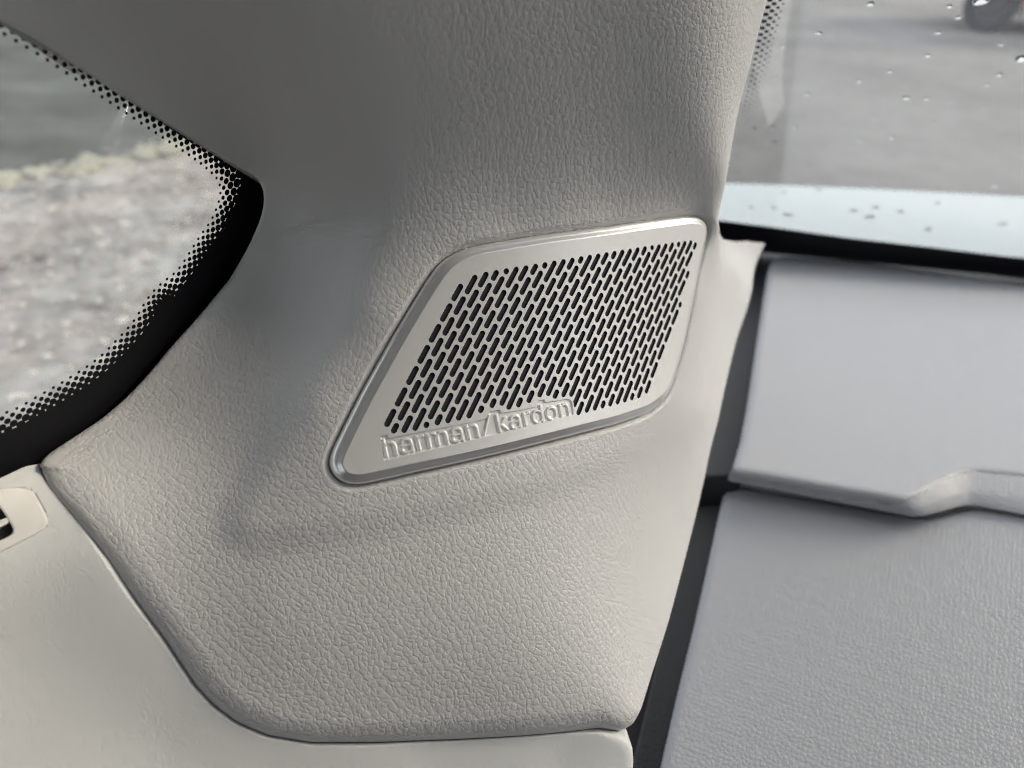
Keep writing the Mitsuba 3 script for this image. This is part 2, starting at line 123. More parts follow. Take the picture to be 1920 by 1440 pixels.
def panel(outline, height, place, bsdf, step=1.5, skirt=12.0, carve=None, uvf=None, holes=(), extra=None, smooth=0):
    """a moulded panel: outline rows (x, y, edge radius) in mm, a height function, edges rolled over and a skirt behind"""
    b = resample(outline, step * 0.55)
    if smooth: b = smooth_loop(b, smooth)
    if loop_normals(b[:, :2])[0] @ (b[0, :2] - b[:, :2].mean(0)) < -1e9: b = b[::-1]
    B, r = b[:, :2], b[:, 2]
    nrm = loop_normals(B)
    poly = Polygon(B).buffer(0)
    for h in holes: poly = poly.difference(Polygon(h))
    shapely.prepare(poly)
    tree = cKDTree(B)
    rings = []
    for t in (0.04, 0.15, 0.33, 0.6, 1.0):
        q = B - nrm * (r * t)[:, None]
        d = tree.query(q)[0]
        rings.append(q[(d > 0.93 * r * t) & shapely.contains_xy(poly, q[:, 0], q[:, 1])])
    x0, y0 = B.min(0); x1, y1 = B.max(0)
    gx, gy = np.meshgrid(np.arange(x0, x1, step), np.arange(y0, y1, step * 0.866))
    gx = gx + (np.arange(gx.shape[0]) % 2)[:, None] * step * 0.5
    g = np.stack([gx.ravel(), gy.ravel()], 1)
    g = g[shapely.contains_xy(poly, g[:, 0], g[:, 1])]
    d, i = tree.query(g)
    g = g[d > r[i] + 0.45 * step]
    parts = [B, *rings, g]
    if extra is not None: parts.append(extra)
    hp = [resample(h, step * 0.55) for h in holes]
    parts += hp
    P = np.vstack(parts)
    tri = Delaunay(P).simplices
    c = P[tri].mean(1)
    tri = tri[shapely.contains_xy(poly, c[:, 0], c[:, 1])]
    a = P[tri]; e1, e2 = a[:, 1] - a[:, 0], a[:, 2] - a[:, 0]; area = e1[:, 0] * e2[:, 1] - e1[:, 1] * e2[:, 0]
    tri[area < 0] = tri[area < 0][:, ::-1]
    tri = tri[np.abs(area) > 1e-9]
    d, i = tree.query(P); rr = r[i]
    roll = np.where(d < rr, rr - np.sqrt(np.maximum(rr**2 - (rr - np.minimum(d, rr))**2, 0)), 0)
    z = height(P) - roll
    if carve is not None: z = z + carve(P)
    V = np.column_stack([P, z])
    nb = len(B)
    sk = np.column_stack([B, z[:nb] - skirt]); mid = np.column_stack([B, z[:nb] - 0.8])
    ccw = np.sum(B[:, 0] * np.roll(B[:, 1], -1) - np.roll(B[:, 0], -1) * B[:, 1]) > 0
    k = np.arange(nb); k2 = (k + 1) % nb; N = len(V)
    def strip(a0, b0):
        f = np.vstack([np.stack([a0 + k, b0 + k, b0 + k2], 1), np.stack([a0 + k, b0 + k2, a0 + k2], 1)])
        return f if ccw else f[:, ::-1]
    V = np.vstack([V, mid, sk]); F = np.vstack([tri, strip(0, N), strip(N, N + nb)])
    at = N + 2 * nb
    o0 = N - sum(map(len, hp))
    for h in hp:
        m = len(h); kk = np.arange(m); k3 = (kk + 1) % m
        low = np.column_stack([h, z[o0:o0 + m] - skirt]); V = np.vstack([V, low])
        f = np.vstack([np.stack([o0 + kk, at + kk, at + k3], 1), np.stack([o0 + kk, at + k3, o0 + k3], 1)])
        hc = np.sum(h[:, 0] * np.roll(h[:, 1], -1) - np.roll(h[:, 0], -1) * h[:, 1]) > 0
        F = np.vstack([F, f[:, ::-1] if hc else f]); o0 += m; at += m
    uv = uvf(V[:, :2]) if uvf else V[:, :2] * 1e-3
    W = place(V * 1e-3)
    return raw(W, F, bsdf, vnormals(W, F), uv)

def fill(poly, grid, edge):
    """triangles over a polygon with holes, fine enough to be bent over a bowed surface"""
    shapely.prepare(poly)
    loops = [poly.exterior, *poly.interiors]
    P = [resample(np.asarray(l.coords)[:-1], edge) for l in loops]
    x0, y0, x1, y1 = poly.bounds
    gx, gy = np.meshgrid(np.arange(x0, x1, grid), np.arange(y0, y1, grid)); g = np.stack([gx.ravel(), gy.ravel()], 1)
    g = g[shapely.contains_xy(poly, g[:, 0], g[:, 1])]; b = np.vstack(P)
    g = g[cKDTree(b).query(g)[0] > 0.5 * edge + 0.15]
    q = np.vstack([b, g]); tri = Delaunay(q).simplices
    tri = tri[shapely.contains_xy(poly, *q[tri].mean(1).T)]
    e1, e2 = q[tri[:, 1]] - q[tri[:, 0]], q[tri[:, 2]] - q[tri[:, 0]]
    flip = e1[:, 0] * e2[:, 1] - e1[:, 1] * e2[:, 0] < 0
    tri[flip] = tri[flip][:, ::-1]
    return q, tri

def prism(poly, h0, h1, to3, bsdf):
    """solid between two heights over a 2-D polygon (mm), carried into the world by to3"""
    ms = []
    for g in getattr(poly, 'geoms', [poly]):
        m = trimesh.creation.extrude_polygon(g, h1 - h0, engine='earcut'); m.apply_translation([0, 0, h0]); ms.append(m)
    m = trimesh.util.concatenate(ms)
    return mikit.ply((to3(A(m.vertices)), A(m.faces)), bsdf, smooth=35)

def box(lo, hi):
    m = trimesh.creation.box(extents=A(hi, float) - A(lo, float)); m.apply_translation((A(hi, float) + A(lo, float)) / 2); return m

def rbox(lo, hi, r):
    import manifold3d as m3
    lo, hi = A(lo, float), A(hi, float); s = []
    for c in np.ndindex(2, 2, 2):
        p = np.where(A(c) == 0, lo + r, hi - r); s.append(m3.Manifold.sphere(r, 16).translate(p.tolist()))
    return m3.Manifold.batch_hull(s)

# ------------------------------------------------------------------ materials
def pebble(size):
    """leather-like grain: rounded cells between thin creases, in space, so it never stretches"""
    k = 1.0 / size
    def fn(p, n, uv):
        x, y, z = p.x * k, p.y * k, p.z * k
        w = noise(x * 0.55, y * 0.55, z * 0.55) * 0.4
        x, y, z = x + w, y + 0.7 * w, z - w
        bx, by, bz = dr.floor(x - 0.5), dr.floor(y - 0.5), dr.floor(z - 0.5)
        a, b, who = mi.Float(9), mi.Float(9), mi.Float(0)
        for i in (0, 1):
            for j in (0, 1):
                for l in (0, 1):
                    r = cell_rand(bx + i, by + j, bz + l); r2 = r * 437.13; r2 = r2 - dr.floor(r2); r3 = r * 7919.7; r3 = r3 - dr.floor(r3)
                    d = dr.sqrt(dr.square(bx + i + 0.2 + 0.6 * r - x) + dr.square(by + j + 0.2 + 0.6 * r2 - y) + dr.square(bz + l + 0.2 + 0.6 * r3 - z))
                    b = dr.select(d < a, a, dr.minimum(b, d)); who = dr.select(d < a, r2, who); a = dr.minimum(a, d)
        return smoothstep(0.0, 0.32, b - a) * (0.75 + 0.25 * who) - 0.45 * a * a + 0.6 * noise(x * 0.3, y * 0.3, z * 0.3)
    return fn

def grained(name, color, size, depth, rough, spec=0.5, sheen=0.0):
    scene[name] = {'type': 'twosided', 'bsdf': {'type': 'bumpmap', 'scale': depth, 'tex': proc(pebble(size), eps=size * 0.06),
                   'bsdf': {'type': 'principled', 'base_color': {'type': 'rgb', 'value': list(color)}, 'roughness': rough, 'specular': spec, 'sheen': sheen}}}

def plain(name, color, rough=0.5, metallic=0.0, spec=0.5, clearcoat=0.0):
    scene[name] = {'type': 'twosided', 'bsdf': {'type': 'principled', 'base_color': {'type': 'rgb', 'value': list(color)} if not isinstance(color, dict) else color,
                   'roughness': rough, 'metallic': metallic, 'specular': spec, 'clearcoat': clearcoat, 'clearcoat_gloss': 0.9}}

grained('trim_grain', (0.523, 0.522, 0.516), 0.0022, 0.00012, 0.40)
grained('lower_grain', (0.56, 0.57, 0.565), 0.0015, 0.00005, 0.5)
grained('dash_grain', (0.365, 0.374, 0.392), 0.0024, 0.00017, 0.38)
grained('dash_side_shade', (0.016, 0.017, 0.019), 0.0024, 0.00012, 0.5)  # near-black copy of the dashboard grain: shade put into the colour
plain('silver', (0.74, 0.735, 0.72), 0.35, 0.30)
plain('bezel_metal', (0.74, 0.74, 0.73), 0.27, 0.65)
plain('fabric', (0.012, 0.013, 0.02), 0.8)
plain('ceramic', (0.009, 0.009, 0.011), 0.5, spec=0.15)
plain('vent_plastic', (0.62, 0.61, 0.58), 0.45)
plain('vent_dark', (0.10, 0.10, 0.105), 0.5)
plain('rubber', (0.012, 0.013, 0.016), 0.55)
plain('white_paint', (0.46, 0.52, 0.53), 0.35, clearcoat=1.0)
plain('lining', (0.34, 0.34, 0.34), 0.9, spec=0.2)
plain('carpet', (0.16, 0.16, 0.165), 0.9, spec=0.1)
plain('dark_inside', (0.03, 0.03, 0.032), 0.8, spec=0.2)
scene['pane'] = {'type': 'thindielectric', 'int_ior': 1.5}
scene['water'] = {'type': 'dielectric', 'int_ior': 1.33}
plain('red_paint', (0.45, 0.13, 0.07), 0.35, clearcoat=0.8)
plain('tyre', (0.03, 0.038, 0.048), 0.7)
plain('dark_plastic', (0.03, 0.035, 0.042), 0.55)
plain('alloy', (0.07, 0.075, 0.08), 0.5, 0.2)
plain('sill_grey', (0.42, 0.42, 0.40), 0.5)
plain('dark_glass', (0.02, 0.025, 0.03), 0.1)

def asphalt(p, n, uv):
    a = fbm(p.x * 1.3, p.y * 1.3, 0.0, 4); b = noise(p.x * 9, p.y * 9, 3.0); c = noise(p.x * 90, p.y * 90, 1.0)
    v = 0.185 + 0.10 * (a - 0.5) + 0.03 * (b - 0.5) + 0.05 * (c - 0.5)
    return mi.Color3f(v * 1.0, v * 1.0, v * 0.985)
plain('asphalt', proc(asphalt), 0.75)
def lane(p, n, uv):
    a = fbm(p.x * 0.9, p.y * 2.2, 0.0, 4); b = noise(p.x * 12, p.y * 12, 3.0)
    v = 0.085 + 0.11 * (a - 0.4) + 0.02 * (b - 0.5)
    return mi.Color3f(v * 0.95, v * 1.03, v * 0.96)
plain('lane_surface', proc(lane), 0.8)
def earth(p, n, uv):
    a = fbm(p.x * 3, p.y * 3, 0.0, 4); b = noise(p.x * 17, p.y * 17, 3.0); c = noise(p.x * 60, p.y * 60, 3.0)
    v = 0.255 + 0.30 * (a - 0.5) + 0.16 * (b - 0.5) + 0.1 * (c - 0.5)
    t = smoothstep(0.42, 0.62, fbm(p.x * 2.2 + 7, p.y * 2.2, 3.0, 3))
    return mi.Color3f(v) * mix(mi.Color3f(1.0, 1.0, 0.96), mi.Color3f(1.05, 0.98, 0.92), t)
plain('earth', proc(earth), 0.9)
def grassy(p, n, uv):
    a = fbm(p.x * 4, p.y * 4, 2.0, 3)
    return mix(mi.Color3f(0.27, 0.27, 0.22), mi.Color3f(0.42, 0.42, 0.36), a)
plain('moss', proc(grassy), 0.9)

# ------------------------------------------------------------------ the setting: ground outside
def sheet(pts, z, bsdf):
    m = trimesh.creation.triangulate_polygon(Polygon(pts), engine='earcut')
    v = np.column_stack([m[0], np.full(len(m[0]), z)])
    return mikit.ply((v, m[1]), bsdf)
scene['ground'] = sheet([(-60, -60), (60, -60), (60, 90), (-60, 90)], 0.0, 'asphalt'); tag('ground', 'wet grey tarmac outside the windscreen', kind='structure')
scene['lane'] = sheet([(-60, -60), (-4.62, -60), (-4.62, 2.4), (-4.30, 3.0), (-4.08, 3.75), (-3.8, 6), (-6, 40), (-60, 60)], 0.004, 'lane_surface'); tag('lane', 'dark mossy lane beyond the gravel verge', kind='structure')
scene['verge'] = sheet([(-4.55, -20), (-1.3, -20), (-1.3, 2.6), (-1.9, 4.4), (-3.3, 6.0), (-3.8, 5.6), (-4.02, 3.75), (-4.25, 3.05), (-4.55, 2.45)], 0.008, 'earth'); tag('verge', 'pale gravel verge under the quarter window', kind='structure')
rng = np.random.default_rng(5)
mo = []
for k in range(260):
    t = rng.uniform(-1.5, 7.0); x = np.interp(t, [-1.5, 2.4, 3.0, 3.75, 7], [-4.56, -4.56, -4.27, -4.05, -3.7]) + rng.normal(0, 0.06)
    s = rng.uniform(0.03, 0.09); m = trimesh.creation.icosphere(subdivisions=1, radius=s); m.vertices *= [1, 1.2, 0.5]; m.vertices += rng.normal(0, s * 0.12, m.vertices.shape); m.apply_translation([x, t, s * 0.2]); mo.append(m)
scene['moss_edge'] = mikit.ply(trimesh.util.concatenate(mo), 'moss', smooth=60); tag('moss_edge', 'yellow-green moss tufts along the edge of the gravel verge', 'moss', kind='stuff')
tones = [('pebble_pale', (0.52, 0.50, 0.46)), ('pebble_brown', (0.35, 0.315, 0.285)), ('pebble_grey', (0.34, 0.34, 0.33))]
st = [[], [], []]
for k in range(2600):
    x, y = rng.uniform(-4.5, -1.35), rng.uniform(0.3, 4.8)
    s = rng.uniform(0.006, 0.02); m = trimesh.creation.icosphere(subdivisions=0, radius=s); m.vertices *= [rng.uniform(0.8, 1.6), rng.uniform(0.8, 1.5), rng.uniform(0.3, 0.6)]
    m.apply_transform(trimesh.transformations.rotation_matrix(rng.uniform(0, 6.28), [0, 0, 1])); m.apply_translation([x, y, 0.008 + s * 0.2]); st[k % 3].append(m)
for (nm, col), ms, key in zip(tones, st, ('gravel__001', 'gravel__002', 'gravel__003')):
    plain(nm, col, 0.9); scene[key] = mikit.ply(trimesh.util.concatenate(ms), nm)
tag('gravel', 'loose pebbles and leaf bits scattered on the verge', 'gravel', kind='stuff')

# ------------------------------------------------------------------ the car's shell around the camera: unseen, added to shade the cabin
CZ = EYE[2]
def shell(key, lo, hi, bsdf, label, cat):
    scene[key] = mikit.ply(rbox(lo, hi, 0.015), bsdf, smooth=40); tag(key, label, cat)
shell('roof_lining', (-0.75, -2.6, CZ + 0.26), (1.25, 0.14, CZ + 0.32), 'lining', 'pale grey roof lining above the seats, out of view', 'roof lining')
shell('cabin_floor', (-0.62, -2.6, 0.55), (1.2, 0.62, 0.62), 'carpet', 'dark cabin floor below the dashboard, out of view', 'car floor')
shell('rear_bulkhead', (-0.62, -2.66, 0.6), (1.2, -2.58, CZ + 0.28), 'lining', 'grey cabin rear wall behind the seats, out of view', 'cabin wall')
shell('far_door', (1.22, -2.6, 0.6), (1.28, 0.66, CZ - 0.22), 'lining', 'grey far side door below its window, out of view', 'car door')
shell('far_door_post', (1.22, -2.6, CZ - 0.23), (1.28, -0.75, CZ + 0.28), 'lining', 'grey far side post behind the door window, out of view', 'door post')
shell('near_door', (-0.66, -2.6, 0.6), (-0.60, 0.05, CZ - 0.26), 'lining', 'grey near side door below its window, out of view', 'car door')

# ------------------------------------------------------------------ pillar trim
to_panel = frame(PANEL_O, CAM_RIGHT, CAM_UP, -CAM_FWD)
px_, py_, pn_ = A(PLATE_X), A(PLATE_Y), A(PLATE_N)
K1, K2, K3 = PLATE_K
def on_plate(V):
    """(x, y, h) mm on the gently bowed grille face -> world"""
    x, y, h = (V * 1e-3).T
    return A(PLATE_O) + np.outer(x, px_) + np.outer(y, py_) + np.outer(K1 * x * x + K2 * x * y + K3 * y * y + h, pn_)
def plate_normal(V):
    x, y = V[:, 0] * 1e-3, V[:, 1] * 1e-3
    n = pn_ - np.outer(2 * K1 * x + K2 * y, px_) - np.outer(K2 * x + 2 * K3 * y, py_)
    return n / np.linalg.norm(n, axis=1, keepdims=True)

trim_h, trim_uv = field(TRIM_POINTS_MM, smoothing=12.0)
plate_loop = smooth_loop(resample(PLATE_OUTLINE_MM, 0.7), 6)
foot = on_plate(np.column_stack([plate_loop, np.full(len(plate_loop), -3.2)])) - A(PANEL_O)
foot2 = np.stack([foot @ CAM_RIGHT, foot @ CAM_UP], 1) * 1e3      # the grille's outline seen in the trim's own frame
foot_poly = Polygon(foot2).buffer(0); foot_tree = cKDTree(foot2)
fold = A(FOLD_MM, float); sf = np.r_[0, np.cumsum(np.linalg.norm(np.diff(fold[:, :2], axis=0), axis=1))]
tt = np.linspace(0, sf[-1], 700); fold = np.stack([np.interp(tt, sf, fold[:, k]) for k in range(4)], 1)
for _ in range(60): fold[1:-1] = 0.5 * fold[1:-1] + 0.25 * (fold[:-2] + fold[2:])
fold_tree = cKDTree(fold[:, :2]); fold_t = np.gradient(fold[:, :2], axis=0)
def valley(P):
    d, i = fold_tree.query(P)
    e = P - fold[i, :2]; side = fold_t[i, 0] * e[:, 1] - fold_t[i, 1] * e[:, 0]      # > 0: on the grille's side
    s = np.where(side > 0, -d, d); w = fold[i, 3]
    x = np.clip((s + 0.35 * w) / (1.35 * w), 0, 1)
    return -fold[i, 2] * x * x * (3 - 2 * x) * np.exp(-(np.maximum(s - w, 0) / 32.0) ** 2)
def groove(P):
    d = foot_tree.query(P)[0]
    inside = shapely.contains_xy(foot_poly, P[:, 0], P[:, 1])
    s = np.where(inside, -d, d)
    return -3.0 * (1 - np.clip((s - 0.5) / 1.8, 0, 1) ** 0.5) - np.where(inside, np.clip(d - 0.4, 0, 4.0) * 1.2, 0)
ring = np.vstack([np.asarray(foot_poly.buffer(o).exterior.coords)[:-1] for o in (-0.6, 0.2, 0.5, 0.7, 1.0, 1.5, 2.0, 2.4)])
scene['pillar_trim'] = panel(TRIM_OUTLINE_MM, trim_h, to_panel, 'trim_grain', step=1.6, skirt=30, carve=lambda P: groove(P) + valley(P), uvf=trim_uv, extra=ring, smooth=4)
bk = Polygon(A(TRIM_OUTLINE_MM)[:, :2]).buffer(-1.5)
bq, bt = fill(bk, 5.0, 4.0)
scene['pillar_trim__added_backing'] = mikit.ply((to_panel(np.column_stack([bq, trim_h(bq) - 27.0]) * 1e-3), bt), 'dark_inside', smooth=True)  # added dark sheet, keeps daylight from showing behind the open trim
tag('pillar_trim', 'beige grey leather-grained windscreen pillar trim carrying the speaker grille', 'pillar trim')

# ------------------------------------------------------------------ lower trim panel with its vent
low_h, low_uv = field(LOWER_POINTS_MM, smoothing=1.0)
scene['lower_trim'] = panel(LOWER_OUTLINE_MM, low_h, to_panel, 'lower_grain', step=1.4, skirt=25, uvf=low_uv, holes=[smooth_loop(resample(VENT_OUTER_MM, 0.6), 4)], smooth=2)
tag('lower_trim', 'smooth pale grey trim panel with an air vent, below the pillar trim', 'trim panel')
vh = lambda p: low_h(p)
vo, vi = Polygon(VENT_OUTER_MM).buffer(0.6), Polygon(VENT_INNER_MM)
def vent_place(V):
    return to_panel(np.column_stack([V[:, :2], V[:, 2] + vh(V[:, :2])]) * 1e-3)
def ringed(poly_o, poly_i, top, bsdf):
    o = smooth_loop(resample(np.asarray(poly_o.exterior.coords)[:-1], 0.5), 4)
    return o
vout = smooth_loop(resample(np.asarray(vo.exterior.coords)[:-1], 0.6), 4); vin = smooth_loop(resample(VENT_INNER_MM, 0.6), 3)
def band(loops, bsdf, place):
    """surface between successive loops (each rows x, y, h), matched by nearest start and equal count"""
    n = 160; L = []
    for l in loops:
        l = resample(l, 1.0); s = np.r_[0, np.cumsum(np.linalg.norm(np.diff(np.vstack([l, l[:1]])[:, :2], axis=0), axis=1))]
        k0 = np.argmax(l[:, 0] + l[:, 1] * 0.3); l = np.roll(l, -k0, 0)
        if np.sum(l[:, 0] * np.roll(l[:, 1], -1) - np.roll(l[:, 0], -1) * l[:, 1]) < 0: l = np.roll(l[::-1], 1, 0)
        q = np.vstack([l, l[:1]]); s = np.r_[0, np.cumsum(np.linalg.norm(np.diff(q[:, :2], axis=0), axis=1))]; t = np.linspace(0, s[-1], n + 1)[:-1]
        L.append(np.stack([np.interp(t, s, q[:, k]) for k in range(3)], 1))
    V = np.vstack(L); k = np.arange(n); k2 = (k + 1) % n; F = []
    for i in range(len(L) - 1):
        a, b = i * n, (i + 1) * n
        F += [np.stack([a + k, a + k2, b + k2], 1), np.stack([a + k, b + k2, b + k], 1)]
    W = place(V); F = np.vstack(F)
    return mikit.ply((W, F), bsdf, smooth=45)
def lift(l, h): return np.column_stack([l, np.full(len(l), h)])
po = Polygon(vout)
scene['lower_trim__vent__frame'] = band([lift(vout, -6), lift(vout, 0.1), lift(np.asarray(po.buffer(-0.4).exterior.coords)[:-1], 0.6),
    lift(np.asarray(Polygon(vin).buffer(0.5).exterior.coords)[:-1], 0.35), lift(vin, -0.1), lift(vin, -9)], 'vent_plastic', vent_place)
scene['lower_trim__vent__slat'] = prism(Polygon(VENT_SLAT_MM).buffer(0.25), -5.0, -0.6, vent_place, 'vent_plastic')
scene['lower_trim__vent__duct'] = prism(Polygon(vin).buffer(1.0), -10.0, -9.0, vent_place, 'vent_dark')

# ------------------------------------------------------------------ speaker grille
slot_r = 1.0; seg = 2.70
ca, cb, co = A(SLOT_A_MM), A(SLOT_B_MM), A(SLOT_O_MM)
region = Polygon(SLOT_REGION_MM).buffer(0).buffer(-slot_r)
bu = cb / np.linalg.norm(cb); pitch = np.linalg.norm(cb); hl = seg
slots = []
for i in range(-1, 30):
    o = co + i * ca
    line = LineString([o - bu * 120, o + bu * 120]).intersection(region)
    if line.is_empty: continue
    lines = getattr(line, 'geoms', [line])
    for ln in lines:
        t0, t1 = sorted((A(c) - o) @ bu for c in (ln.coords[0], ln.coords[-1]))
        j0, j1 = int(math.floor(t0 / pitch)) - 1, int(math.ceil(t1 / pitch)) + 1
        col = []
        for j in range(j0, j1 + 1):
            a, b = max(t0, j * pitch - hl), min(t1, j * pitch + hl)
            if b - a >= -1e-6: col.append([a, max(b, a + 1e-3)])
        if not col: continue
        if col[0][0] > t0 + 0.1: col[0][0] = t0
        if col[-1][1] < t1 - 0.1: col[-1][1] = t1
        for a, b in col: slots.append(LineString([o + bu * a, o + bu * max(b, a + 0.02)]).buffer(slot_r, quad_segs=5))
recess = Polygon(RECESS_MM).buffer(0).buffer(0.35).buffer(-0.35)
slots = [s.difference(recess.buffer(0.45)) for s in slots]
slots = [s for s in slots if s.geom_type == 'Polygon' and s.area > 1.5]
INSET = 3.7
on = loop_normals(plate_loop)
def rim(d): return smooth_loop(plate_loop - on * d, 3)
face_loop = rim(INSET)
face = Polygon(face_loop).buffer(0).difference(unary_union(slots + [recess]))
tv, tf = fill(face, 1.6, 0.5)
V = np.column_stack([tv, np.zeros(len(tv))])
scene['speaker_grille__face'] = raw(on_plate(V), tf, 'silver', plate_normal(V))
def wall(loop, h0, h1):
    l = np.asarray(loop)[:-1, :2]; n = len(l); k = np.arange(n); k2 = (k + 1) % n
    v = np.vstack([np.column_stack([l, np.full(n, h0)]), np.column_stack([l, np.full(n, h1)])])
    return v, np.vstack([np.stack([k, n + k, n + k2], 1), np.stack([k, n + k2, k2], 1)])
wv, wf, at_ = [], [], 0
for s in slots:
    v, f = wall(s.exterior.coords, 0.0, -0.22); wv.append(v); wf.append(f + at_); at_ += len(v)
scene['speaker_grille__slot_wall'] = mikit.ply((on_plate(np.vstack(wv)), np.vstack(wf)), 'silver', smooth=40)
tag('speaker_grille__slot_wall', kind='stuff')
prof = [(INSET, 0.0), (3.5, -0.03), (3.3, -0.12), (2.1, -0.95), (1.9, -1.06), (1.3, -1.35), (0.75, -1.8), (0.3, -2.45), (0.03, -3.2), (0.0, -4.0), (0.0, -7.0)]
n_ = len(plate_loop); rv = np.vstack([np.column_stack([face_loop if d == INSET else rim(d), np.full(n_, h)]) for d, h in prof])
k = np.arange(n_); k2 = (k + 1) % n_; rf = np.vstack([np.vstack([np.stack([i * n_ + k, i * n_ + n_ + k, i * n_ + n_ + k2], 1), np.stack([i * n_ + k, i * n_ + n_ + k2, i * n_ + k2], 1)]) for i in range(len(prof) - 1)])
rw = on_plate(rv); rn = vnormals(rw, rf)
if (rn[:n_] * plate_normal(rv[:n_])).sum(1).mean() < 0: rf = rf[:, ::-1]
scene['speaker_grille__bezel'] = mikit.ply((rw, rf), 'bezel_metal', smooth=30)
back = Polygon(face_loop).buffer(-1.0)
gx, gy = np.meshgrid(np.arange(-70, 92, 2.0), np.arange(-52, 62, 2.0)); q = np.stack([gx.ravel(), gy.ravel()], 1); q = q[shapely.contains_xy(back, q[:, 0], q[:, 1])]
q = np.vstack([q, np.asarray(back.exterior.coords)[:-1]]); tri = Delaunay(q).simplices; tri = tri[shapely.contains_xy(back, *q[tri].mean(1).T)]
scene['speaker_grille__mesh_cloth'] = mikit.ply((on_plate(np.column_stack([q, np.full(len(q), -0.9)])), tri), 'fabric', smooth=True)
# lettering: raised in a stepped recess, as one fine relief cut into floor and letters
FLOOR = -0.80
T0, T1 = A(TEXT_MM[0]), A(TEXT_MM[1]); tdir = (T1 - T0) / np.linalg.norm(T1 - T0); tup = A([-tdir[1], tdir[0]])
def letters(word, a, b, height):
    m = meshkit.text_mesh(word, 10.0, depth=1.0, bold=True)
    v, f = A(m.vertices), A(m.faces)
    top = f[(v[f][:, :, 2] > 0.5).all(1)]
    x0, x1, y1 = v[:, 0].min(), v[:, 0].max(), v[:, 1].max()
    P = T0 + np.outer(a + (v[:, 0] - x0) / (x1 - x0) * (b - a), tdir) + np.outer(v[:, 1] / y1 * height, tup)
    return unary_union([Polygon(P[q]).buffer(0.003) for q in top])
slash = Polygon([T0 + tdir * 35.3, T0 + tdir * 36.4, T0 + tdir * 40.1 + tup * 7.2, T0 + tdir * 39.0 + tup * 7.2])
text = unary_union([letters('harman', 0.0, 34.4, 6.6), letters('kardon', 41.4, 72.3, 6.6), slash]).buffer(-0.10)
rx0, ry0, rx1, ry1 = recess.bounds; st_ = 0.16
gx, gy = np.meshgrid(np.arange(rx0, rx1, st_), np.arange(ry0, ry1, st_)); q = np.stack([gx.ravel(), gy.ravel()], 1)
shapely.prepare(recess); q = q[shapely.contains_xy(recess, q[:, 0], q[:, 1])]
edge_r = resample(np.asarray(recess.exterior.coords)[:-1], 0.12); de = cKDTree(edge_r)
q = q[de.query(q)[0] > 0.08]; q = np.vstack([q, edge_r])
tb = np.vstack([resample(np.asarray(l.coords)[:-1], 0.06) for gm in text.geoms for l in (gm.exterior, *gm.interiors)])
shapely.prepare(text); dt = cKDTree(tb).query(q)[0]; s_in = np.where(shapely.contains_xy(text, q[:, 0], q[:, 1]), dt, -dt)
up = np.clip((s_in + 0.22) / 0.42, 0, 1); up = up * up * (3 - 2 * up)
wall_ = np.clip(1 - de.query(q)[0] / 0.30, 0, 1); wall_ = wall_ * wall_ * (3 - 2 * wall_)
hh = FLOOR + np.maximum(up * 0.92, wall_) * -FLOOR
tri = Delaunay(q).simplices; tri = tri[shapely.contains_xy(recess, *q[tri].mean(1).T)]
W = on_plate(np.column_stack([q, hh])); e1, e2 = q[tri[:, 1]] - q[tri[:, 0]], q[tri[:, 2]] - q[tri[:, 0]]
flip = e1[:, 0] * e2[:, 1] - e1[:, 1] * e2[:, 0] < 0; tri[flip] = tri[flip][:, ::-1]
RN = vnormals(W, tri); is_letter = (s_in[tri].mean(1) > -0.26)
scene['speaker_grille__recess'] = raw(W, tri[~is_letter], 'silver', RN)
scene['speaker_grille__lettering'] = raw(W, tri[is_letter], 'silver', RN)
tag('speaker_grille', 'silver slotted speaker grille with raised lettering, set in the pillar trim', 'speaker grille')
labels['speaker_grille__lettering'] = {'label': 'raised silver lettering in a stepped recess at the lower edge'}
labels['speaker_grille__mesh_cloth'] = {'label': 'black cloth behind the slots'}

# ------------------------------------------------------------------ quarter window
to_glass = frame(GLASS_O, GLASS_X, GLASS_Y, GLASS_N)
gp = Polygon(GLASS_OUTLINE_MM).buffer(0)
gv, gf = trimesh.creation.triangulate_polygon(gp, engine='earcut')
scene['quarter_window__glass'] = mikit.ply((to_glass(np.column_stack([gv, np.zeros(len(gv))]) * 1e-3), gf), 'pane')
inner = smooth_loop(resample(BAND_INNER_MM, 0.8, False), 0)
def spline(pts, n, passes=3):
    p = A(pts, float); s = np.r_[0, np.cumsum(np.linalg.norm(np.diff(p, axis=0), axis=1))]; t = np.linspace(0, s[-1], n)
    q = np.stack([CubicSpline(s, p[:, k])(t) for k in range(2)], 1)
    for _ in range(passes): q[1:-1] = 0.5 * q[1:-1] + 0.25 * (q[:-2] + q[2:])
    return q
bi = spline(BAND_INNER_MM, 400); r0 = spline(DOT_ROW_MM, 900)
hole = Polygon(np.vstack([bi, [[bi[-1, 0] - 60, bi[-1, 1]], [bi[0, 0] - 60, bi[0, 1]]]])).buffer(0)
solid = gp.difference(hole)
s_ = np.r_[0, np.cumsum(np.linalg.norm(np.diff(r0, axis=0), axis=1))]
tree_b = cKDTree(bi)
t_ = np.gradient(r0, axis=0); t_ /= np.linalg.norm(t_, axis=1, keepdims=True)
nout = np.stack([t_[:, 1], -t_[:, 0]], 1)
mid = len(r0) // 2
if np.linalg.norm(r0[mid] + nout[mid] - bi[tree_b.query(r0[mid])[1]]) > np.linalg.norm(r0[mid] - nout[mid] - bi[tree_b.query(r0[mid])[1]]): nout = -nout
PITCH = 3.15; dots = []
RADII = (0.52, 0.78, 1.02, 1.19, 1.31, 1.40, 1.48, 1.55, 1.62, 1.7, 1.75, 1.8)
gap = tree_b.query(r0)[0]
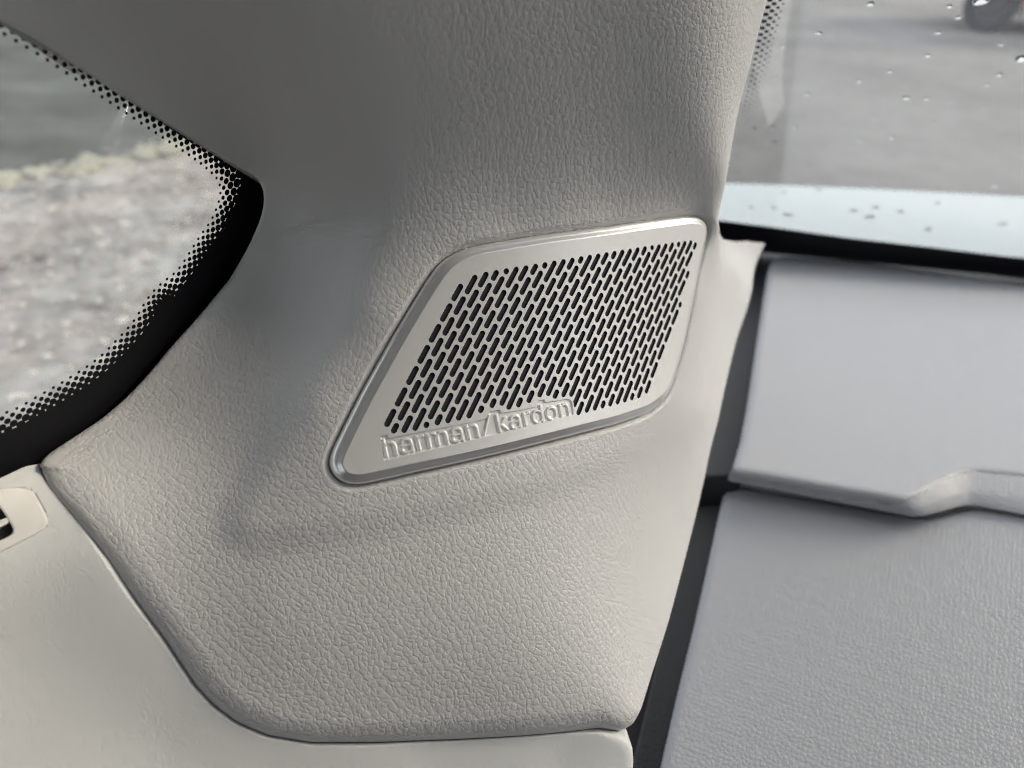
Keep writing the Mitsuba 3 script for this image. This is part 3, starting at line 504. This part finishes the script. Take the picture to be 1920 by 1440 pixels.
for row in range(12):
    ph = 0.5 * (row % 2)
    for kk in range(int(s_[-1] / PITCH)):
        t = (kk + ph) * PITCH
        c = A([np.interp(t, s_, r0[:, j]) for j in range(2)]); nn = A([np.interp(t, s_, nout[:, j]) for j in range(2)]); g = np.interp(t, s_, gap)
        off = row * 1.62
        if off > g + 3.0: continue
        c2 = A([np.interp(t + PITCH, s_, r0[:, j]) for j in range(2)]) + A([np.interp(t + PITCH, s_, nout[:, j]) for j in range(2)]) * off
        dots.append((c + nn * off, RADII[row] * float(np.clip(np.linalg.norm(c2 - c - nn * off) / PITCH, 0.9, 1.7)) ** 0.4))
merged = unary_union([Point(*c).buffer(r, quad_segs=4) for c, r in dots] + [solid.buffer(0.01)])
vis = list(merged.geoms) if hasattr(merged, 'geoms') else [merged]
vis.sort(key=lambda g: -g.area)
scene['quarter_window__frit_band'] = prism(vis[0], 0.06, 0.16, lambda v: to_glass(v * 1e-3), 'ceramic')
for k, g in enumerate(vis[1:61]):
    scene['quarter_window__dot' + (f'_{k:03d}' if k else '')] = prism(g, 0.06, 0.14, lambda v: to_glass(v * 1e-3), 'ceramic')
scene['quarter_window__frit_dots'] = prism(shapely.MultiPolygon(vis[61:]), 0.06, 0.14, lambda v: to_glass(v * 1e-3), 'ceramic')
labels['quarter_window__frit_dots'] = {'kind': 'stuff'}
tag('quarter_window', 'small side window with black dotted border, left of the pillar trim', 'window')

# ------------------------------------------------------------------ dashboard
horiz = lambda z0: (lambda V: np.column_stack([V[:, 0], V[:, 1], V[:, 2] + z0]))
pad_pts = np.column_stack([A(PAD_OUTLINE) * 1e3, PAD_R])
def pad_h(P):
    y = P[:, 1]; return -0.00006 * (y - 520) ** 2 * (np.abs(y - 520) > 0) + 0.0
scene['dashboard__upper_pad'] = panel(pad_pts, pad_h, horiz(CZ - 0.285), 'dash_grain', step=3.0, skirt=5.5, smooth=5)
dash_pts = np.column_stack([A(DASH_OUTLINE) * 1e3, DASH_R])
def dash_h(P): return -300.0 * (0.42 - P[:, 1] * 1e-3)
scene['dashboard__lower_pad'] = panel(dash_pts, dash_h, horiz(CZ - 0.302), 'dash_grain', step=3.0, skirt=60, smooth=3)
ap = [A(APRON_TOP), 0.5 * A(APRON_TOP) + 0.5 * A(APRON_LOW) + [0, 0, 0.0006], A(APRON_LOW), A(APRON_LOW) + [0, 0.004, -0.004]]
ap = [np.stack([np.interp(np.linspace(0, 12, 97), np.arange(13), p[:, k]) for k in range(3)], 1) for p in ap]
for p in ap:
    for _ in range(12): p[1:-1] = 0.5 * p[1:-1] + 0.25 * (p[:-2] + p[2:])
V = np.vstack(ap); kk = np.arange(96); F_ = np.vstack([np.vstack([np.stack([i * 97 + kk, i * 97 + 97 + kk, i * 97 + 98 + kk], 1), np.stack([i * 97 + kk, i * 97 + 98 + kk, i * 97 + 1 + kk], 1)]) for i in range(3)])
scene['dashboard__front_face'] = raw(V, F_[:, ::-1], 'dash_grain', vnormals(V, F_[:, ::-1]), V[:, :2])
side = [A(STRIP_UPPER) * 1e3, A(STRIP_LOWER) * 1e3]  # stand-in for the dashboard's own shaded side, not a separate part
scene['dashboard__side_shade'] = panel(np.column_stack([side[0], np.full(len(side[0]), 2.0)]), pad_h, horiz(CZ - 0.2965), 'dash_side_shade', step=3.0, skirt=40, smooth=2)
scene['dashboard__side_shade_001'] = panel(np.column_stack([side[1], np.full(len(side[1]), 2.0)]), lambda P: dash_h(P) - 10.0, horiz(CZ - 0.302), 'dash_side_shade', step=3.0, skirt=40, smooth=2)
labels['dashboard__side_shade'] = {'label': 'dark strip standing in for the shaded rounded side of the dashboard'}
# carrier under the upper pad, set back
core = Polygon(A(PAD_OUTLINE) * 1e3).buffer(-1.2); core = core.intersection(shapely.affinity.translate(core, 0, 14))
scene['dashboard__carrier'] = prism(core, -70, -5.0, lambda v: horiz(CZ - 0.285)(v * 1e-3), 'dash_grain')
scene['dashboard__rear_strip'] = mikit.ply(rbox((-0.20, 0.50, CZ - 0.310), (1.2, 0.80, CZ - 0.297), 0.003), 'rubber', smooth=40)
scene['dashboard__base'] = mikit.ply(box((-0.30, 0.10, CZ - 0.40), (1.1, 0.72, CZ - 0.372)), 'dark_inside')  # dark box added to stop light leaking up beside the pillar
tag('dashboard', 'dark grey grained two-piece dashboard top with a stepped joint, right of the pillar', 'dashboard')

# ------------------------------------------------------------------ windscreen, bonnet
to_ws = frame(WS_O, WS_X, WS_Y, WS_N)
wsr = A([(-60, -50), (1300, -50), (1300, 760), (-60, 760)], float)
scene['windscreen__glass'] = mikit.ply((to_ws(np.column_stack([wsr, np.zeros(4)]) * 1e-3), A([[0, 1, 2], [0, 2, 3]])), 'pane')
wb = A(WS_BAND_MM); wb = np.vstack([wb, [[1300, wb[-1, 1] - 5], [1300, -50], [wb[0, 0], -50]]])
scene['windscreen__frit_band'] = prism(Polygon(wb).buffer(0), 0.1, 0.3, lambda v: to_ws(v * 1e-3), 'ceramic')
wd = spline(WS_DOTROW_MM, 300, 0); sw = np.r_[0, np.cumsum(np.linalg.norm(np.diff(wd, axis=0), axis=1))]; wn = []
for row, (off, rad) in enumerate(((-1.6, 1.6), (1.5, 1.35), (4.4, 1.0), (6.8, 0.6))):
    for kk in range(int(sw[-1] / 6.0)):
        t = (kk + 0.5 * (row % 2)) * 6.0; c = A([np.interp(t, sw, wd[:, j]) for j in range(2)])
        sc = float(np.clip((c[1] - 175) / 150, 0.3, 1.0)); wn.append(Point(c[0] + off * 0.85, c[1]).buffer(rad * sc, quad_segs=4))
scene['windscreen__frit_dots'] = prism(unary_union(wn), 0.1, 0.2, lambda v: to_ws(v * 1e-3), 'ceramic'); labels['windscreen__frit_dots'] = {'kind': 'stuff'}
tag('windscreen', 'sloping windscreen glass with raindrops and a black lower border', 'windscreen')

def drop_mesh(r, hgt, seed):
    rg = np.random.default_rng(seed); n, m = 28, 10
    th = np.linspace(0, 2 * np.pi, n, endpoint=False); e = 1 + 0.10 * np.cos(th * 2 + rg.uniform(0, 6)) + 0.06 * np.cos(3 * th + rg.uniform(0, 6))
    V = [[0, 0, -hgt]]; rings = []
    for rr in np.linspace(0.0, 1.0, m + 1)[1:] ** 0.7:
        z = -(1 - rr ** 2.0) * hgt
        rings.append(len(V)); V += [[r * rr * e[i] * math.cos(th[i]), r * rr * e[i] * math.sin(th[i]), z] for i in range(n)]
    Fs = [[0, rings[0] + i, rings[0] + (i + 1) % n] for i in range(n)]
    for a, b in zip(rings, rings[1:]):
        for i in range(n): j = (i + 1) % n; Fs += [[a + i, b + i, b + j], [a + i, b + j, a + j]]
    c = len(V); V.append([0, 0, 0]); Fs += [[c, rings[-1] + (i + 1) % n, rings[-1] + i] for i in range(n)]
    V = A(V, float); Fs = A(Fs); 
    m_ = trimesh.Trimesh(V, Fs, process=False)
    if m_.volume < 0: Fs = Fs[:, ::-1]
    return V, Fs
def put_drop(key, place, x, y, r, seed, label, group):
    V, Fs = drop_mesh(r * 2.9, r * (0.235 + 0.06 * ((seed * 37) % 11) / 10), seed)
    V = V + [x, y, -0.05]
    W = place(V * 1e-3); m_ = trimesh.Trimesh(W, Fs, process=False)
    if m_.volume < 0: Fs = Fs[:, ::-1]
    scene[key] = mikit.ply((W, Fs), 'water', smooth=50); tag(key, label, 'raindrop', group)
ORD = ('first', 'second', 'third', 'fourth', 'fifth', 'sixth', 'seventh', 'eighth')
ROW = ('topmost', 'second', 'third', 'fourth', 'fifth', 'sixth', 'seventh', 'eighth', 'lowest')
for k, (x, y, r) in enumerate(DROPS_MM):
    put_drop('raindrop' + (f'_{k:03d}' if k else ''), to_ws, x, y, r, k, f'clear raindrop on the windscreen, {ORD[DROP_PLACE[k][1]]} from the left in the {ROW[DROP_PLACE[k][0]]} row of drops', 'raindrops on the windscreen')
n0 = len(DROPS_MM)
for k, (x, y) in enumerate(SIDE_DROPS_MM):
    put_drop(f'raindrop_{n0 + k:03d}', to_glass, x, y, 0.6, 90 + k, ('tiny upper raindrop on the outside of the quarter window', 'tiny lower raindrop on the outside of the quarter window')[k], 'raindrops on the quarter window')

# bonnet: a short bowed sheet from the cowl forwards
bx, by = np.meshgrid(np.linspace(-0.45, 1.6, 80), np.linspace(0, 1, 40)); 
yf = 1.19 + 0.16 * bx - 0.10 * (bx - 0.55) ** 2 * 0.6; yb = 0.855 + 0.2 * bx
yy = yb + (yf - yb) * by; zz = CZ - 0.305 - 0.02 * by - 0.12 * np.clip(by - 0.86, 0, 1) ** 1.2 - 0.02 * (bx - 0.5) ** 2
V = np.stack([bx.ravel(), yy.ravel(), zz.ravel()], 1); ii = np.arange(39 * 80).reshape(39, 80)[:, :79].ravel()
F_ = np.vstack([np.stack([ii, ii + 1, ii + 81], 1), np.stack([ii, ii + 81, ii + 80], 1)])
scene['bonnet__skin'] = mikit.ply((V, F_), 'white_paint', smooth=True)
lip = np.vstack([V[-80:], V[-80:] - [0, 0.01, 0.25]]); j = np.arange(79); Fl = np.vstack([np.stack([j, j + 1, j + 81], 1), np.stack([j, j + 81, j + 80], 1)])
scene['bonnet__front_edge'] = mikit.ply((lip, Fl), 'white_paint', smooth=True)
cw = A([[-0.5, 0.60, CZ - 0.33], [1.6, 1.02, CZ - 0.33], [1.6, 1.19, CZ - 0.325], [-0.5, 0.77, CZ - 0.325]])
scene['bonnet__cowl'] = mikit.ply((cw, A([[0, 1, 2], [0, 2, 3]])), 'rubber')
tag('bonnet', 'pale white painted car bonnet seen beyond the windscreen base', 'bonnet')

# ------------------------------------------------------------------ parked car far off at the upper right
cx, cy = 0.90, 11.9
def wheel(x, y, key):
    tor = trimesh.creation.revolve(A([(0.19, -0.10), (0.27, -0.115), (0.295, -0.09), (0.305, 0), (0.295, 0.09), (0.27, 0.115), (0.19, 0.10), (0.19, -0.10)]), sections=36)
    rot = trimesh.transformations.rotation_matrix(math.pi / 2, [1, 0, 0]); tor.apply_transform(rot); tor.apply_translation([x, y, 0.305])
    scene[key + '__tyre'] = mikit.ply(tor, 'tyre', smooth=35)
    hub = trimesh.creation.revolve(A([(0, 0.02), (0.06, 0.06), (0.16, 0.05), (0.2, 0.09), (0.2, -0.09), (0, -0.09), (0, 0.02)]), sections=30); hub.apply_transform(rot); hub.apply_translation([x, y, 0.305])
    scene[key + '__rim'] = mikit.ply(hub, 'alloy', smooth=35)
prof2 = Polygon([(-0.50, 0.55), (-0.58, 0.80), (-0.50, 1.02), (0.2, 1.08), (0.85, 1.50), (2.3, 1.52), (3.1, 1.1), (3.3, 0.95), (3.3, 0.40), (3.0, 0.30), (0.45, 0.33)]).buffer(0.05).difference(Point(0, 0.30).buffer(0.33)).difference(Point(2.55, 0.335).buffer(0.40))
b_ = trimesh.creation.extrude_polygon(prof2, 1.7, engine='earcut'); v = A(b_.vertices); v = np.stack([v[:, 0] + cx, v[:, 2] + cy - 0.12, v[:, 1]], 1)
scene['parked_car__body'] = mikit.ply((v, A(b_.faces)[:, ::-1]), 'red_paint', smooth=25)
wheel(cx, cy, 'parked_car__wheel'); wheel(cx + 2.55, cy, 'parked_car__wheel_001')
scene['parked_car__sill'] = mikit.ply(rbox((cx + 0.36, cy - 0.16, 0.13), (cx + 2.15, cy + 1.5, 0.30), 0.04), 'sill_grey', smooth=40)
scene['parked_car__side_window'] = mikit.ply(rbox((cx + 0.8, cy - 0.13, 1.08), (cx + 2.3, cy - 0.06, 1.42), 0.02), 'dark_glass', smooth=40)
tag('parked_car', 'orange-red parked car with dark wheel, far off beyond the windscreen', 'car')
